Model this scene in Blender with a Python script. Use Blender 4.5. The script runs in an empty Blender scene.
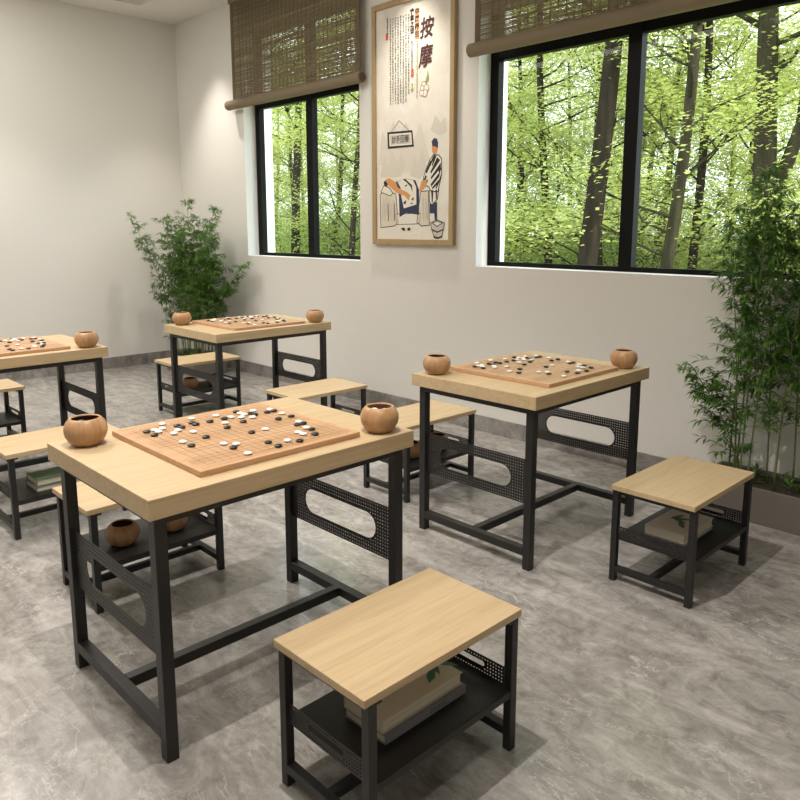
import bpy, bmesh, math, random
from mathutils import Vector, Matrix
R = math.radians
D = bpy.data
scn = bpy.context.scene
C = scn.collection

# ------------------------------------------------------------------ camera
CAMH, YAW, PITCH = 1.4083, 0.7993, 0.1653
cd = D.cameras.new('camera'); cam = D.objects.new('camera', cd); C.objects.link(cam)
cam.location = (0, 0, CAMH)
cam.rotation_euler = (math.pi / 2 - PITCH, 0, YAW)
cd.sensor_width = 36; cd.lens = 739.19 * 36 / 800
cd.shift_x = -0.0013; cd.shift_y = -0.0608
cd.clip_start = 0.05; cd.clip_end = 300
scn.camera = cam

# ------------------------------------------------------------------ world, sun, exposure
w = D.worlds.new('world'); scn.world = w; w.use_nodes = True
bg = w.node_tree.nodes['Background']
bg.inputs['Color'].default_value = (0.86, 0.95, 1.0, 1); bg.inputs['Strength'].default_value = 3.4
sl = D.lights.new('sun', 'SUN'); so = D.objects.new('sun', sl); C.objects.link(so)
sl.energy = 4.2; sl.angle = R(1.0); sl.color = (1.0, 0.95, 0.84)
so.rotation_euler = Vector((-1.0, -0.12, -0.85)).to_track_quat('-Z', 'Y').to_euler()   # high, skimming along the window wall
so.location = (0, -5, 12)
vs = scn.view_settings
vs.view_transform = 'Standard'; vs.look = 'None'; vs.exposure = 0.12; vs.gamma = 1.0; vs.use_curve_mapping = False
scn.cycles.max_bounces = 8; scn.cycles.transparent_max_bounces = 16

WALL_Y, WALL_X, CEIL = 3.926, -7.3715, 3.46
XR, YF = 1.6, -2.4                            # right and front walls, outside the view

def area(name, loc, sx, sy, e, col, rot=(0, 0, 0)):
    l = D.lights.new(name, 'AREA'); l.shape = 'RECTANGLE'; l.size = sx; l.size_y = sy; l.energy = e; l.color = col
    o = D.objects.new(name, l); C.objects.link(o); o.location = loc; o.rotation_euler = rot
    return o
def spot(name, loc, e, ang, col, r=0.03, blend=0.6, aim=None):
    l = D.lights.new(name, 'SPOT'); l.energy = e; l.spot_size = R(ang); l.spot_blend = blend; l.color = col; l.shadow_soft_size = r
    o = D.objects.new(name, l); C.objects.link(o); o.location = loc
    if aim:
        o.rotation_euler = (Vector(aim) - Vector(loc)).to_track_quat('-Z', 'Y').to_euler()
    return o
WARM = (1.0, 0.94, 0.84)
area('soft_fill_light', (-1.6, 0.4, 3.50), 3.0, 2.4, 24, (1.0, 0.96, 0.90))  # these two area lights are added soft ambient fill, no ceiling panels exist
area('soft_fill_light', (-5.2, 1.0, 3.50), 3.2, 2.6, 84, (1.0, 0.96, 0.90))
DOWN = (1.0, 0.94, 0.87)
for x, y, e in ((-1.46, 0.96, 215), (-3.2, -0.8, 50), (-4.2, 0.8, 165), (-6.0, 1.6, 80), (-0.2, 0.1, 60)):
    spot('downlight_lamp', (x, y, 3.42), e, 112, DOWN, 0.02, 0.6)
for x, y, e in ((-6.55, 3.50, 110), (-3.87, 3.60, 105), (-1.45, 3.60, 22)):
    spot('wall_wash_lamp', (x, y, 3.42), e, 75, WARM, 0.03, 0.9)

# ------------------------------------------------------------------ materials
MAT = {}
def nm(name):
    m = D.materials.new(name); m.use_nodes = True
    nt = m.node_tree; b = nt.nodes['Principled BSDF']; MAT[name] = m
    return m, nt, b
def flat(name, col, rough=0.5, metal=0.0, spec=0.5):
    m, nt, b = nm(name)
    b.inputs['Base Color'].default_value = (*col, 1); b.inputs['Roughness'].default_value = rough
    b.inputs['Metallic'].default_value = metal; b.inputs['Specular IOR Level'].default_value = spec
    return m
def ramp(nt, fac, stops):
    r = nt.nodes.new('ShaderNodeValToRGB'); e = r.color_ramp.elements
    e[0].position, e[0].color = stops[0][0], (*stops[0][1], 1)
    e[1].position, e[1].color = stops[-1][0], (*stops[-1][1], 1)
    for p, c in stops[1:-1]:
        n = e.new(p); n.color = (*c, 1)
    nt.links.new(fac, r.inputs[0]); return r.outputs[0]
def coords(nt, scale=(1, 1, 1), kind='Object', rot=(0, 0, 0)):
    t = nt.nodes.new('ShaderNodeTexCoord'); mp = nt.nodes.new('ShaderNodeMapping')
    mp.inputs['Scale'].default_value = scale; mp.inputs['Rotation'].default_value = rot
    nt.links.new(t.outputs[kind], mp.inputs[0]); return mp.outputs[0]
def noise(nt, vec, scale, detail=5, rough=0.55, dist=0.0):
    n = nt.nodes.new('ShaderNodeTexNoise'); nt.links.new(vec, n.inputs['Vector'])
    n.inputs['Scale'].default_value = scale; n.inputs['Detail'].default_value = detail
    n.inputs['Roughness'].default_value = rough; n.inputs['Distortion'].default_value = dist
    return n.outputs['Fac']
def mixc(nt, fac, a, b, mode='MIX'):
    m = nt.nodes.new('ShaderNodeMix'); m.data_type = 'RGBA'; m.blend_type = mode
    for s, v in ((0, fac), (6, a), (7, b)):
        if isinstance(v, (int, float)): m.inputs[s].default_value = v
        elif isinstance(v, tuple): m.inputs[s].default_value = (*v, 1)
        else: nt.links.new(v, m.inputs[s])
    return m.outputs[2]
def math_(nt, op, a, b=None):
    m = nt.nodes.new('ShaderNodeMath'); m.operation = op
    for i, v in enumerate((a, b)):
        if v is None: continue
        if isinstance(v, (int, float)): m.inputs[i].default_value = v
        else: nt.links.new(v, m.inputs[i])
    return m.outputs[0]
def bump(nt, b, h, strength, dist=0.002):
    n = nt.nodes.new('ShaderNodeBump'); n.inputs['Strength'].default_value = strength; n.inputs['Distance'].default_value = dist
    nt.links.new(h, n.inputs['Height']); nt.links.new(n.outputs[0], b.inputs['Normal'])

def wood(name, c0, c1, c2, rough=0.45, sc=(44, 2.4, 44), rnd=True):
    m, nt, b = nm(name)
    v = coords(nt, sc)
    if rnd:
        oi = nt.nodes.new('ShaderNodeObjectInfo'); ad = nt.nodes.new('ShaderNodeVectorMath'); ad.operation = 'ADD'
        mu = nt.nodes.new('ShaderNodeVectorMath'); mu.operation = 'SCALE'; nt.links.new(oi.outputs['Location'], mu.inputs[0]); mu.inputs['Scale'].default_value = 7.3
        nt.links.new(v, ad.inputs[0]); nt.links.new(mu.outputs[0], ad.inputs[1]); v = ad.outputs[0]
    n1 = noise(nt, v, 1.0, 6, 0.6, 0.7)
    n2 = noise(nt, v, 4.5, 4, 0.7, 0.1)
    c = ramp(nt, n1, [(0.24, c0), (0.5, c1), (0.80, c2)])
    c = mixc(nt, ramp(nt, n2, [(0.35, (0.0, 0, 0)), (0.75, (0.35, 0.35, 0.35))]), c, c0)
    nt.links.new(c, b.inputs['Base Color']); b.inputs['Roughness'].default_value = rough
    b.inputs['Specular IOR Level'].default_value = 0.35
    bump(nt, b, n2, 0.08, 0.001)
    return m
OAK = wood('light_oak', (0.44, 0.315, 0.175), (0.545, 0.405, 0.24), (0.61, 0.465, 0.29))
BOARDW = wood('board_wood', (0.42, 0.215, 0.105), (0.54, 0.30, 0.155), (0.62, 0.37, 0.205), 0.4)
FRAMEW = wood('board_frame_wood', (0.45, 0.255, 0.135), (0.54, 0.325, 0.18), (0.61, 0.385, 0.225), 0.4)
BOWLW = wood('turned_wood', (0.32, 0.17, 0.078), (0.46, 0.265, 0.13), (0.57, 0.36, 0.19), 0.38, (38, 38, 2.2))
PFRAME = wood('picture_frame_wood', (0.34, 0.24, 0.12), (0.42, 0.30, 0.155), (0.48, 0.355, 0.19), 0.5, (30, 30, 2), False)

# board grid lines
m, nt, b = nm('go_board_face')
v0 = coords(nt, (26, 1.3, 26)); n1 = noise(nt, v0, 1.0, 6, 0.6, 0.6)
base = ramp(nt, n1, [(0.3, (0.37, 0.20, 0.10)), (0.5, (0.48, 0.28, 0.145)), (0.72, (0.57, 0.355, 0.20))])
tc = nt.nodes.new('ShaderNodeTexCoord'); sx = nt.nodes.new('ShaderNodeSeparateXYZ'); nt.links.new(tc.outputs['Object'], sx.inputs[0])
GS = 0.0262
def linef(o, other):
    k = math_(nt, 'DIVIDE', o, GS); fr = math_(nt, 'FRACT', math_(nt, 'ADD', k, 0.5))
    d = math_(nt, 'ABSOLUTE', math_(nt, 'SUBTRACT', fr, 0.5))
    a = math_(nt, 'LESS_THAN', d, 0.035)
    ins = math_(nt, 'LESS_THAN', math_(nt, 'ABSOLUTE', other), GS * 9 + 0.001)
    ins2 = math_(nt, 'LESS_THAN', math_(nt, 'ABSOLUTE', o), GS * 9 + 0.001)
    return math_(nt, 'MULTIPLY', math_(nt, 'MULTIPLY', a, ins), ins2)
g = math_(nt, 'MAXIMUM', linef(sx.outputs[0], sx.outputs[1]), linef(sx.outputs[1], sx.outputs[0]))
def star(o):   # distance to nearest of -6,0,6
    k = math_(nt, 'DIVIDE', o, GS * 6); fr = math_(nt, 'FRACT', math_(nt, 'ADD', k, 0.5))
    return math_(nt, 'MULTIPLY', math_(nt, 'SUBTRACT', fr, 0.5), GS * 6)
sa, sb = star(sx.outputs[0]), star(sx.outputs[1])
dd = math_(nt, 'SQRT', math_(nt, 'ADD', math_(nt, 'MULTIPLY', sa, sa), math_(nt, 'MULTIPLY', sb, sb)))
sp = math_(nt, 'LESS_THAN', dd, 0.0042)
ins = math_(nt, 'LESS_THAN', math_(nt, 'MAXIMUM', math_(nt, 'ABSOLUTE', sx.outputs[0]), math_(nt, 'ABSOLUTE', sx.outputs[1])), GS * 7)
g = math_(nt, 'MAXIMUM', g, math_(nt, 'MULTIPLY', sp, ins))
nt.links.new(mixc(nt, g, base, (0.12, 0.05, 0.025)), b.inputs['Base Color']); b.inputs['Roughness'].default_value = 0.4
BFACE = m

METAL = flat('black_powder_coated_steel', (0.016, 0.0152, 0.0145), 0.45)
METAL2 = flat('black_tray_steel', (0.014, 0.0133, 0.0126), 0.5)
BLACKF = flat('black_window_frame', (0.003, 0.003, 0.003), 0.5, 0, 0.15)
STB = flat('black_go_stone', (0.012, 0.012, 0.013), 0.3)
STW = flat('white_go_stone', (0.86, 0.84, 0.79), 0.3)
CEILM = flat('ceiling_white', (0.80, 0.775, 0.73), 0.85)
WHITEJ = flat('white_painted_reveal', (0.90, 0.89, 0.87), 0.8)
BOWLIN = flat('bowl_inside_wood', (0.16, 0.055, 0.03), 0.5)

def wallmat(name, col):
    m, nt, b = nm(name)
    v = coords(nt); n = noise(nt, v, 60, 3, 0.5)
    b.inputs['Base Color'].default_value = (*col, 1); b.inputs['Roughness'].default_value = 0.9
    b.inputs['Specular IOR Level'].default_value = 0.2
    bump(nt, b, n, 0.03, 0.001)
    return m
WALLM = wallmat('wall_paint', (0.77, 0.745, 0.70))

# marble-like stone floor
def stone(name, k=1.0, rough=0.28):
    m, nt, b = nm(name)
    v = coords(nt, (1, 1, 1), 'Object', (0, 0, R(35)))
    st = coords(nt, (0.9, 2.4, 1), 'Object', (0, 0, R(-52)))
    n1 = noise(nt, st, 2.6, 12, 0.72, 0.9)
    n2 = noise(nt, v, 11.0, 10, 0.72, 1.2)
    n3 = noise(nt, st, 0.6, 5, 0.55, 1.2)
    base = ramp(nt, n1, [(0.36, (0.165 * k, 0.150 * k, 0.137 * k)), (0.49, (0.29 * k, 0.270 * k, 0.251 * k)), (0.63, (0.49 * k, 0.468 * k, 0.44 * k))])
    base = mixc(nt, 0.42, base, ramp(nt, n2, [(0.38, (0.165 * k, 0.150 * k, 0.138 * k)), (0.62, (0.47 * k, 0.448 * k, 0.42 * k))]))
    # thin pale veins
    vv = noise(nt, st, 1.9, 6, 0.6, 1.8)
    d = math_(nt, 'ABSOLUTE', math_(nt, 'SUBTRACT', vv, 0.5))
    vein = ramp(nt, d, [(0.0, (0.8, 0.8, 0.8)), (0.010, (0.0, 0.0, 0.0))])
    br = noise(nt, v, 2.0, 3, 0.5)
    vein = math_(nt, 'MULTIPLY', vein, ramp(nt, br, [(0.5, (0, 0, 0)), (0.62, (1, 1, 1))]))
    base = mixc(nt, vein, base, (0.60 * k, 0.58 * k, 0.54 * k))
    vd = math_(nt, 'ABSOLUTE', math_(nt, 'SUBTRACT', n3, 0.47))
    dark = ramp(nt, vd, [(0.0, (0.35, 0.35, 0.35)), (0.02, (0, 0, 0))])
    base = mixc(nt, math_(nt, 'MULTIPLY', dark, ramp(nt, n2, [(0.45, (0, 0, 0)), (0.6, (1, 1, 1))])), base, (0.13 * k, 0.115 * k, 0.10 * k))
    vo = nt.nodes.new('ShaderNodeTexVoronoi'); vo.feature = 'DISTANCE_TO_EDGE'; vo.inputs['Scale'].default_value = 2.6
    wv = nt.nodes.new('ShaderNodeVectorMath'); wv.operation = 'ADD'; nt.links.new(st, wv.inputs[0])
    cn = nt.nodes.new('ShaderNodeTexNoise'); cn.inputs['Scale'].default_value = 2.5; cn.inputs['Detail'].default_value = 8; cn.inputs['Roughness'].default_value = 0.65
    nt.links.new(v, cn.inputs['Vector']); nt.links.new(cn.outputs['Color'], wv.inputs[1]); nt.links.new(wv.outputs[0], vo.inputs['Vector'])
    ck = ramp(nt, vo.outputs['Distance'], [(0.0, (0.6, 0.6, 0.6)), (0.014, (0.0, 0.0, 0.0))])
    ck = math_(nt, 'MULTIPLY', ck, ramp(nt, noise(nt, v, 1.7, 4, 0.6), [(0.46, (0, 0, 0)), (0.60, (1, 1, 1))]))
    base = mixc(nt, ck, base, (0.62 * k, 0.60 * k, 0.57 * k))
    nt.links.new(base, b.inputs['Base Color'])
    b.inputs['Roughness'].default_value = rough; b.inputs['Specular IOR Level'].default_value = 0.4
    return m
FLOORM = stone('grey_marble_floor', 1.0, 0.22)
BASEM = stone('grey_marble_skirting', 0.80, 0.4)
PLANTM = flat('taupe_planter', (0.16, 0.14, 0.122), 0.7)
SOILM = flat('dark_soil', (0.035, 0.028, 0.02), 0.95)

def leafmat(name, c0, c1, trans, rough=0.5, sc=3.0):
    m, nt, b = nm(name)
    n = noise(nt, coords(nt), sc, 3, 0.6)
    c = ramp(nt, n, [(0.3, c0), (0.7, c1)])
    nt.links.new(c, b.inputs['Base Color']); b.inputs['Roughness'].default_value = rough
    t = nt.nodes.new('ShaderNodeBsdfTranslucent'); nt.links.new(c, t.inputs['Color'])
    mx = nt.nodes.new('ShaderNodeMixShader'); mx.inputs[0].default_value = trans
    nt.links.new(b.outputs[0], mx.inputs[1]); nt.links.new(t.outputs[0], mx.inputs[2])
    nt.links.new(mx.outputs[0], nt.nodes['Material Output'].inputs[0])
    return m
BAMB = leafmat('bamboo_leaf', (0.06, 0.145, 0.020), (0.15, 0.30, 0.05), 0.3, 0.45, 9)
CULM = flat('bamboo_culm', (0.14, 0.20, 0.055), 0.45)
LEAFA = leafmat('yellow_green_beech_leaf', (0.36, 0.45, 0.10), (0.74, 0.76, 0.30), 0.45, 0.5, 1.2)
LEAFB = leafmat('green_beech_leaf', (0.17, 0.30, 0.08), (0.45, 0.56, 0.18), 0.4, 0.5, 1.0)
GRASSM = leafmat('forest_floor', (0.12, 0.16, 0.03), (0.35, 0.38, 0.12), 0.0, 0.9, 0.8)
def barkmat(name, c0, c1):
    m, nt, b = nm(name)
    n = noise(nt, coords(nt, (14, 14, 2)), 1.0, 6, 0.65)
    nt.links.new(ramp(nt, n, [(0.3, c0), (0.7, c1)]), b.inputs['Base Color']); b.inputs['Roughness'].default_value = 1.0; b.inputs['Specular IOR Level'].default_value = 0.0
    bump(nt, b, n, 0.3, 0.02)
    return m
BARK = barkmat('tree_bark', (0.014, 0.011, 0.008), (0.045, 0.036, 0.027))
BARK2 = barkmat('pale_tree_bark', (0.024, 0.020, 0.013), (0.075, 0.066, 0.043))

# woven bamboo blind
def weave(name, c0, c1):
    m, nt, b = nm(name)
    n = noise(nt, coords(nt, (2, 2, 160)), 1.0, 3, 0.6); n2 = noise(nt, coords(nt, (60, 60, 60)), 1.0, 2, 0.6)
    c = ramp(nt, n, [(0.3, c0), (0.7, c1)]); c = mixc(nt, ramp(nt, n2, [(0.4, (0, 0, 0)), (0.7, (0.5, 0.5, 0.5))]), c, c0)
    nt.links.new(c, b.inputs['Base Color']); b.inputs['Roughness'].default_value = 0.75
    t = nt.nodes.new('ShaderNodeBsdfTranslucent'); nt.links.new(c, t.inputs['Color'])
    mx = nt.nodes.new('ShaderNodeMixShader'); mx.inputs[0].default_value = 0.35
    nt.links.new(b.outputs[0], mx.inputs[1]); nt.links.new(t.outputs[0], mx.inputs[2])
    nt.links.new(mx.outputs[0], nt.nodes['Material Output'].inputs[0])
    return m
SLAT = weave('woven_reed', (0.20, 0.155, 0.085), (0.33, 0.27, 0.16))
TAPE = weave('blind_edge_tape', (0.20, 0.145, 0.08), (0.24, 0.175, 0.10))
ROLL = flat('blind_roll_cloth', (0.215, 0.168, 0.105), 0.75)
ROLLD = flat('blind_roll_end', (0.10, 0.06, 0.035), 0.7)

# glass
m, nt, b = nm('window_glass')
gl = nt.nodes.new('ShaderNodeBsdfGlossy'); gl.inputs['Roughness'].default_value = 0.02
tr = nt.nodes.new('ShaderNodeBsdfTransparent'); tr.inputs['Color'].default_value = (0.97, 0.99, 0.98, 1)
lw = nt.nodes.new('ShaderNodeLayerWeight'); fc = math_(nt, 'POWER', lw.outputs['Facing'], 5.0)
fc = math_(nt, 'ADD', math_(nt, 'MULTIPLY', fc, 0.5), 0.02)
mx = nt.nodes.new('ShaderNodeMixShader'); nt.links.new(fc, mx.inputs[0]); nt.links.new(tr.outputs[0], mx.inputs[1]); nt.links.new(gl.outputs[0], mx.inputs[2])
nt.links.new(mx.outputs[0], nt.nodes['Material Output'].inputs[0]); GLASS = m

# ------------------------------------------------------------------ mesh helpers
def box(bm, x0, y0, z0, x1, y1, z1):
    vs_ = [bm.verts.new((x, y, z)) for x in (x0, x1) for y in (y0, y1) for z in (z0, z1)]
    for f in ((0, 1, 3, 2), (4, 6, 7, 5), (0, 4, 5, 1), (2, 3, 7, 6), (0, 2, 6, 4), (1, 5, 7, 3)):
        bm.faces.new([vs_[i] for i in f])
def tube(bm, pts, rads, n=6, cap=True):
    pts = [Vector(p) for p in pts]; rings = []
    prev = None
    for i, p in enumerate(pts):
        d = (pts[min(i + 1, len(pts) - 1)] - pts[max(i - 1, 0)]).normalized()
        a = d.cross(Vector((0, 0, 1)) if abs(d.z) < 0.95 else Vector((1, 0, 0))).normalized() if prev is None else (prev - d * prev.dot(d)).normalized()
        prev = a; b_ = d.cross(a)
        rings.append([bm.verts.new(p + (a * math.cos(2 * math.pi * k / n) + b_ * math.sin(2 * math.pi * k / n)) * rads[i]) for k in range(n)])
    for i in range(len(rings) - 1):
        for k in range(n):
            bm.faces.new((rings[i][k], rings[i][(k + 1) % n], rings[i + 1][(k + 1) % n], rings[i + 1][k]))
    if cap:
        bm.faces.new(rings[0][::-1]); bm.faces.new(rings[-1])
def lathe(bm, prof, n=40, c=(0, 0, 0)):
    rings = []
    for r, z in prof:
        if r < 1e-5: rings.append([bm.verts.new((c[0], c[1], c[2] + z))])
        else: rings.append([bm.verts.new((c[0] + r * math.cos(2 * math.pi * k / n), c[1] + r * math.sin(2 * math.pi * k / n), c[2] + z)) for k in range(n)])
    for a, b_ in zip(rings[:-1], rings[1:]):
        for k in range(n):
            f = [a[k % len(a)], a[(k + 1) % n % len(a)], b_[(k + 1) % n % len(b_)], b_[k % len(b_)]]
            u = []
            for v_ in f:
                if v_ not in u: u.append(v_)
            if len(u) > 2: bm.faces.new(u)
def mk(name, bm, mat, parent=None, loc=None, bevel=0, smooth=False, segs=2):
    bmesh.ops.recalc_face_normals(bm, faces=bm.faces)
    me = D.meshes.new(name); bm.to_mesh(me); bm.free()
    for mm in (mat if isinstance(mat, (list, tuple)) else [mat]): me.materials.append(mm)
    if smooth:
        for p in me.polygons: p.use_smooth = True
    o = D.objects.new(name, me); C.objects.link(o)
    if parent: o.parent = parent
    if loc: o.location = loc
    if bevel:
        md = o.modifiers.new('bevel', 'BEVEL'); md.width = bevel; md.segments = segs; md.limit_method = 'ANGLE'
    return o
def tag(o, label=None, cat=None, group=None, kind=None):
    for k, v in (('label', label), ('category', cat), ('group', group), ('kind', kind)):
        if v: o[k] = v
    return o
def struct(name, bm, mat, parent=None, **kw):
    o = mk(name, bm, mat, parent, **kw)
    if not parent: o['kind'] = 'structure'
    return o
def empty(name, loc=(0, 0, 0), rz=0):
    o = D.objects.new(name, None); C.objects.link(o); o.location = loc; o.rotation_euler = (0, 0, rz); o.empty_display_size = 0.1
    return o
KIDS = {}
def copy_tree(o, parent=None):
    c = o.copy(); C.objects.link(c); c.parent = parent
    for ch in [x for x in D.objects if x.parent == o]: copy_tree(ch, c)
    return c
def extruded(name, loops, depth, mat, parent=None):
    """2-D outlines with holes filled and given thickness (curve fill turned into a mesh); lies in XY, thickness along Z"""
    cu = D.curves.new(name, 'CURVE'); cu.dimensions = '2D'; cu.fill_mode = 'BOTH'; cu.extrude = depth / 2
    for lp in loops:
        s = cu.splines.new('POLY'); s.points.add(len(lp) - 1)
        for p, (x, y) in zip(s.points, lp): p.co = (x, y, 0, 1)
        s.use_cyclic_u = True
    tmp = D.objects.new('tmp', cu)
    C.objects.link(tmp); bpy.context.view_layer.update()
    me = D.meshes.new_from_object(tmp.evaluated_get(bpy.context.evaluated_depsgraph_get()))
    D.objects.remove(tmp); D.curves.remove(cu)
    me.name = name; me.materials.clear(); me.materials.append(mat)
    o = D.objects.new(name, me); C.objects.link(o)
    if parent: o.parent = parent
    return o

# ------------------------------------------------------------------ room shell
T = 0.30
W1 = (-6.135, -4.50); W2 = (-3.303, -1.20); WZ0, WZ1 = 1.149, 3.19
bm = bmesh.new(); box(bm, WALL_X - 0.2, YF - 0.2, -0.1, XR + 0.2, WALL_Y + T, 0.0); struct('floor', bm, FLOORM)
bm = bmesh.new()
box(bm, WALL_X - 0.2, WALL_Y, 0, W1[0], WALL_Y + T, 3.75)
box(bm, W1[1], WALL_Y, 0, W2[0], WALL_Y + T, 3.75)
box(bm, W2[1], WALL_Y, 0, XR + 0.2, WALL_Y + T, 3.75)
for a, b_ in (W1, W2):
    box(bm, a, WALL_Y, 0, b_, WALL_Y + T, WZ0); box(bm, a, WALL_Y, WZ1, b_, WALL_Y + T, 3.75)
struct('wall_back', bm, WALLM)
bm = bmesh.new(); box(bm, WALL_X - 0.2, YF, 0, WALL_X, WALL_Y, 3.75); struct('wall_left', bm, WALLM)
bm = bmesh.new(); box(bm, XR, YF, 0, XR + 0.2, WALL_Y, 3.75); struct('wall_right', bm, WALLM)
bm = bmesh.new(); box(bm, WALL_X - 0.2, YF - 0.2, 0, XR + 0.2, YF, 3.75); struct('wall_front', bm, WALLM)
# ceiling with a raised tray
bm = bmesh.new()
tx0, tx1, ty0, ty1 = -6.98, 1.1, -1.9, 3.38
box(bm, WALL_X, ty1, CEIL, XR, WALL_Y, 3.75); box(bm, WALL_X, YF, CEIL, XR, ty0, 3.75)
box(bm, WALL_X, ty0, CEIL, tx0, ty1, 3.75); box(bm, tx1, ty0, CEIL, XR, ty1, 3.75)
box(bm, WALL_X, YF, 3.57, XR, WALL_Y, 3.76)
struct('ceiling', bm, CEILM)
# skirting
bm = bmesh.new(); box(bm, WALL_X, WALL_Y - 0.012, 0, XR, WALL_Y, 0.111); struct('baseboard_back', bm, BASEM, bevel=0.002)
bm = bmesh.new(); box(bm, WALL_X, YF, 0, WALL_X + 0.012, WALL_Y - 0.012, 0.111); struct('baseboard_left', bm, BASEM, bevel=0.002)

def window(name, x0, x1, mull):
    yf0, yf1 = WALL_Y + 0.124, WALL_Y + 0.18
    root = empty(name, ((x0 + x1) / 2, yf0, WZ0)); root['kind'] = 'structure'
    ox = (x0 + x1) / 2
    def F(nm_, boxes, mat, **kw):
        bm = bmesh.new()
        for a in boxes: box(bm, a[0] - ox, a[1] - yf0, a[2] - WZ0, a[3] - ox, a[4] - yf0, a[5] - WZ0)
        return mk(nm_, bm, mat, root, **kw)
    t = 0.068; e = 0.0015
    F('window_frame', [(x0 + e, yf0, WZ0 + e, x0 + t, yf1, WZ1 - e), (x1 - t, yf0, WZ0 + e, x1 - e, yf1, WZ1 - e),
                       (x0 + t, yf0, WZ0 + e, x1 - t, yf1, WZ0 + 0.03), (x0 + t, yf0, WZ1 - 0.05, x1 - t, yf1, WZ1 - e)], BLACKF)
    F('mullion', [(mull - 0.042, yf0 - 0.004, WZ0 + 0.03, mull + 0.042, yf1, WZ1 - 0.05)], BLACKF)
    F('transom', [(x0 + t, yf0 + 0.002, 2.500, mull - 0.042, yf1 - 0.002, 2.57), (mull + 0.042, yf0 + 0.002, 2.500, x1 - t, yf1 - 0.002, 2.57)], BLACKF)
    for a, b_ in ((x0 + t, mull - 0.042), (mull + 0.042, x1 - t)):
        for c, d in ((WZ0 + 0.03, 2.50), (2.57, WZ1 - 0.05)):
            F('pane', [(a, yf0 + 0.024, c, b_, yf0 + 0.030, d)], GLASS)
    # painted lining of the deep reveal
    l = 0.0012
    F('window_reveal', [(x0, WALL_Y, WZ0, x0 + l, WALL_Y + T + 0.01, WZ1), (x1 - l, WALL_Y, WZ0, x1, WALL_Y + T + 0.01, WZ1),
                        (x0, WALL_Y, WZ0, x1, WALL_Y + T + 0.01, WZ0 + l), (x0, WALL_Y, WZ1 - l, x1, WALL_Y + T + 0.01, WZ1)], WHITEJ)
window('window_1', *W1, -5.30)
window('window_2', *W2, -2.25)

# ------------------------------------------------------------------ blinds
def blind(x0, x1, zc, rx0, rx1, label, seed):
    rnd = random.Random(seed)
    y = WALL_Y - 0.065; ztop = CEIL - 0.005
    root = empty('woven_blind', ((x0 + x1) / 2, y, zc)); tag(root, label, 'blind')
    ox = (x0 + x1) / 2
    bm = bmesh.new(); z = zc + 0.03
    while z < ztop - 0.03:
        h = rnd.choice((0.0042, 0.005, 0.006, 0.0068)); gap = rnd.choice((0.0003, 0.0006, 0.001, 0.002))
        x = x0 + 0.02
        while x < x1 - 0.02:
            xe = min(x1 - 0.02, x + rnd.uniform(0.25, 0.8))
            dz = rnd.uniform(-0.0006, 0.0006)
            box(bm, x - ox, -0.001, z + dz - zc, xe - ox, 0.001, z + h + dz - zc); x = xe
        z += h + gap
    mk('woven_slats', bm, SLAT, root)
    bm = bmesh.new(); k = x0 + 0.14
    while k < x1 - 0.05:
        box(bm, k - ox - 0.0015, -0.0025, 0.03, k - ox + 0.0015, 0.0025, ztop - 0.03 - zc); k += 0.055
    mk('weaving_strings', bm, TAPE, root)
    for a in (x0, x1 - 0.045):
        bm = bmesh.new(); box(bm, a - ox, -0.003, 0.0, a - ox + 0.045, 0.003, ztop - zc); mk('edge_tape', bm, TAPE, root, bevel=0.001)
    bm = bmesh.new(); box(bm, x0 - ox - 0.005, -0.02, ztop - zc - 0.045, x1 - ox + 0.005, 0.03, ztop - zc); mk('head_rail', bm, ROLL, root, bevel=0.004)
    bm = bmesh.new(); tube(bm, [(rx0 - ox, 0, 0), (rx1 - ox, 0, 0)], [0.043, 0.043], 28); mk('bottom_roll', bm, ROLL, root, smooth=False, bevel=0.004)
    for xa in (rx1 - ox, rx0 - ox - 0.004):
        bm = bmesh.new(); tube(bm, [(xa, 0, 0), (xa + 0.004, 0, 0)], [0.032, 0.032], 20); mk('roll_end_cap', bm, ROLLD, root)
    bm = bmesh.new(); tube(bm, [(x1 - 0.06 - ox, 0.047, ztop - zc - 0.04), (x1 - 0.06 - ox, 0.047, -0.13)], [0.0015, 0.0015], 5); mk('pull_cord', bm, STW, root)
blind(-6.20, -4.41, 2.535, -6.29, -4.395, 'woven brown reed blind half lowered over the smaller window by the plant', 3)
blind(-3.285, -1.21, 2.548, -3.325, -1.16, 'wide woven brown reed blind rolled over the large window', 5)

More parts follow.
